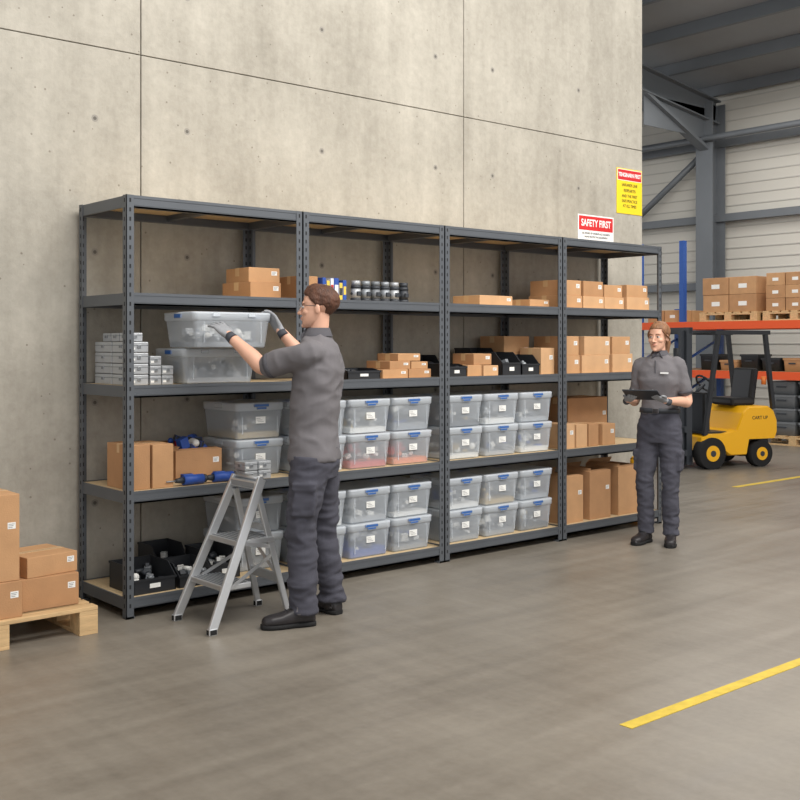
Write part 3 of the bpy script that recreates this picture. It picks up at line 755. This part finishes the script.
HC = V((.800, -.668, 1.700)); HF = V((-.74, .67, .03))
t = MB(); t.limb([V((.805, -.668, 1.48)), V((.806, -.671, 1.57)), V((.808, -.676, 1.66))], [.056, .052, .053], SKIN, 16, 4); m.fuse_from(t, SKIN, .008, 2)
head(m, HC, HF, SKIN, HAIRB, False, s=1.03, glasses=True)
t = MB(); LH = XY(pel-R*.092, .90); RH = XY(pel+R*.092, .90)
rows = [(XY(pel, z), R, F, rx, ry) for z, rx, ry in ((.78, .172, .118), (.85, .180, .130), (.93, .174, .126), (1.0, .162, .118))]
torso(t, rows, TROU)
LA = V((.668, -.722, .09)); RA = V((.938, -.600, .09))
LK = V((.665, -.705, .49)); RK = V((.898, -.580, .49))
for H_, K_, A_ in ((LH, LK, LA), (RH, RK, RA)):
    t.limb([H_, H_.lerp(K_, .35), K_+V((0,0,.06)), K_-V((0,0,.05)), K_.lerp(A_, .5), A_+V((0,0,.05)), A_-V((0,0,.02))], [.104, .103, .087, .083, .080, .075, .078], TROU, 20, 4, False)
for K_, H_, sg in ((LK, LH, -1), (RK, RH, 1)):
    c = H_.lerp(K_, .55)+R*sg*.086; ax = (K_-H_).normalized(); Rm = Matrix((F, F.cross(ax)*-1, -ax)).transposed()
    t.box(c-F*.015, (.13, .042, .17), TROU, Rm, .01); t.box(c-F*.015+V((0,0,.070))+R*sg*.004, (.14, .050, .045), TROU, Rm, .008)
m.fuse_from(t, TROU, .0085, 3, lambda co: wr(.022 if co.z < .25 or .42 < co.z < .58 else .013, 6, 14, 9.3)(co))
shoe(m, (.722, -.745), (.455, -.645), 1.08); shoe(m, (.950, -.660), (.925, -.385), 1.08)
for A_ in (LA, RA): m.limb([A_-V((0,0,.04)), A_+V((0,0,.06))], [.045, .043], SHOE, 14, 2)
m.done('man')

# ---- woman
w = MB()
F = V((-.936, -.352, 0)).normalized(); R = V((F.y, -F.x, 0)); c0 = V((4.08, -.53, 0))
t = MB(); rows = []
for z, rx, ry, fo in ((.97, .146, .108, 0), (1.02, .136, .10, 0), (1.08, .132, .096, 0), (1.16, .146, .106, .008), (1.23, .158, .122, .016), (1.30, .160, .112, .008),
                      (1.355, .146, .09, 0), (1.39, .112, .072, 0), (1.415, .072, .058, 0), (1.43, .054, .052, 0)):
    rows.append((XY(c0+F*fo, z), R, F, rx, ry))
torso(t, rows, POLO)
SH = XY(c0, 1.34); RS = SH+R*.142; LS = SH-R*.142
RE = RS+V((0,0,-.27))+R*.055-F*.03; LE = LS+V((0,0,-.27))-R*.06-F*.03
TC = XY(c0+F*.33+R*.035, 1.13)
RW = TC+R*.135-F*.085-V((0,0,.045)); LW = TC-R*.145-F*.085-V((0,0,.045))
for S_, E_, sg in ((RS, RE, 1), (LS, LE, -1)):
    t.limb([S_-R*sg*.06, S_, S_.lerp(E_, .4), S_.lerp(E_, .70)], [.055, .060, .056, .055], POLO, 16, 4)
w.fuse_from(t, POLO, .0095, 4, wr(.009, 7, 11, 5.2))
for S_, E_ in ((LS, LE), (RS, RE)): w.limb([S_.lerp(E_, .69), S_.lerp(E_, .77)], [.0580, .0565], POLOD, 16, 2, False)
collar(w, XY(c0, 1.430), F, R, POLOD, .86)
w.box(XY(c0+F*.117, 1.33), (.014, .010, .10), POLOD, Matrix((R, F, V((0,0,1)))).transposed(), .003)
w.box(XY(c0+F*.130-R*.07, 1.285), (.06, .008, .012), WHITE, Matrix((R, F, V((0,0,1)))).transposed())
for S_, E_, W_ in ((LS, LE, LW), (RS, RE, RW)):
    t = MB(); t.limb([S_.lerp(E_, .5), E_, E_.lerp(W_, .3), E_.lerp(W_, .8), W_], [.040, .038, .037, .027, .024], SKIN, 14, 4); w.fuse_from(t, SKIN, .007, 3)
hand(w, RW, F*.62-R*.45+V((0,0,.25)), V((0,0,-1))+R*.25, True, (18, 22, 20), GLOVE, -10, .88, GLOVED)
hand(w, LW, F*.62+R*.45+V((0,0,.25)), V((0,0,-1))-R*.25, False, (18, 22, 20), GLOVE, -10, .88, GLOVED)
t = MB(); t.limb([XY(c0, 1.37), XY(c0, 1.44), XY(c0+F*.008, 1.50)], [.048, .043, .044], SKIN, 16, 4); w.fuse_from(t, SKIN, .007, 2)
head(w, XY(c0+F*.02, 1.555), V((-.985, -.17, -.03)), SKIN, HAIRF, True, s=.98)
t = MB(); RH = XY(c0+R*.082, .86); LH = XY(c0-R*.082, .86)
torso(t, [(XY(c0, z), R, F, rx, ry) for z, rx, ry in ((.76, .158, .105), (.83, .168, .118), (.90, .162, .115), (.96, .148, .106), (1.005, .138, .10))], TROU)
RA = XY(c0+R*.10+F*.02, .09); LA = XY(c0-R*.085, .09); RK = XY(c0+R*.098+F*.045, .47); LK = XY(c0-R*.088+F*.02, .47)
for H_, K_, A_ in ((LH, LK, LA), (RH, RK, RA)):
    t.limb([H_, H_.lerp(K_, .4), K_+V((0,0,.05)), K_-V((0,0,.05)), K_.lerp(A_, .5), A_+V((0,0,.05)), A_-V((0,0,.02))], [.088, .085, .070, .066, .064, .062, .064], TROU, 18, 4, False)
Rw = Matrix((R, F, V((0,0,1)))).transposed()
for K_, H_, sg in ((LK, LH, -1), (RK, RH, 1)):
    c = H_.lerp(K_, .6)+R*sg*.072; t.box(c, (.036, .11, .15), TROU, Rw, .01); t.box(c+V((0,0,.06)), (.046, .12, .04), TROU, Rw, .008)
w.fuse_from(t, TROU, .0085, 3, lambda co: wr(.016 if co.z < .22 or .38 < co.z < .56 else .010, 7, 15, 1.7)(co))
w.ell([(XY(c0, .985), R*.151, F*.113), (XY(c0, 1.02), R*.147, F*.109)], CDARK, 28, 2.3)
w.box(XY(c0+F*.114, 1.002), (.045, .012, .036), GREYM, Rw, .002)
for A_, sg in ((RA, 1), (LA, -1)):
    d = (F+R*sg*.22).normalized(); shoe(w, A_-d*.055, A_+d*.185, .95); w.limb([A_-V((0,0,.04)), A_+V((0,0,.05))], [.040, .038], SHOE, 14, 2)
w.done('woman')
b = MB(); U_ = (V((0,0,1))-F*.45).normalized()
Rm = Matrix((R, U_.cross(R), U_)).transposed()
b.box((0,0,0), (.26, .18, .010), CDARK, Rm, .003); b.box(U_*.0055, (.235, .155, .001), SCREEN, Rm)
b.done('tablet', TC)

# ------------------------------------------------------------------ lights
def area(name, loc, size, power, target=None, col=(1, .965, .92)):
    l = bpy.data.lights.new(name, 'AREA'); l.shape = 'RECTANGLE'; l.size = size[0]; l.size_y = size[1]; l.energy = power; l.color = col
    o = bpy.data.objects.new(name, l); o.location = loc; sc.collection.objects.link(o)
    if target: o.rotation_euler = (V(target)-V(loc)).to_track_quat('-Z', 'Y').to_euler()
    return o
area('background_fill', (.5, -4.2, 6.2), (5, 2.5), 390, (1.5, 0, .8))
area('background_fill', (5, -4.0, 6.0), (5, 2.5), 310, (4, 0, .8))
area('background_fill', (11, 3, 6.0), (5, 5), 310, (11, 3, 0))  # added fill lamp, only there to brighten the far hall
wd = bpy.data.worlds.new('hall_daylight'); sc.world = wd; wd.use_nodes = True
wd.node_tree.nodes['Background'].inputs[0].default_value = (.98, .985, 1, 1); wd.node_tree.nodes['Background'].inputs[1].default_value = .92
sc.view_settings.view_transform = 'Standard'

cam = bpy.data.cameras.new('camera'); co = bpy.data.objects.new('camera', cam); sc.collection.objects.link(co)
co.location = (-2.642, -5.384, 1.5); co.rotation_euler = (math.pi/2, 0, -math.atan2(.6496, .7602))
cam.sensor_width = 36; cam.lens = 36*1069/800; cam.shift_y = -.07; cam.clip_end = 200
sc.camera = co
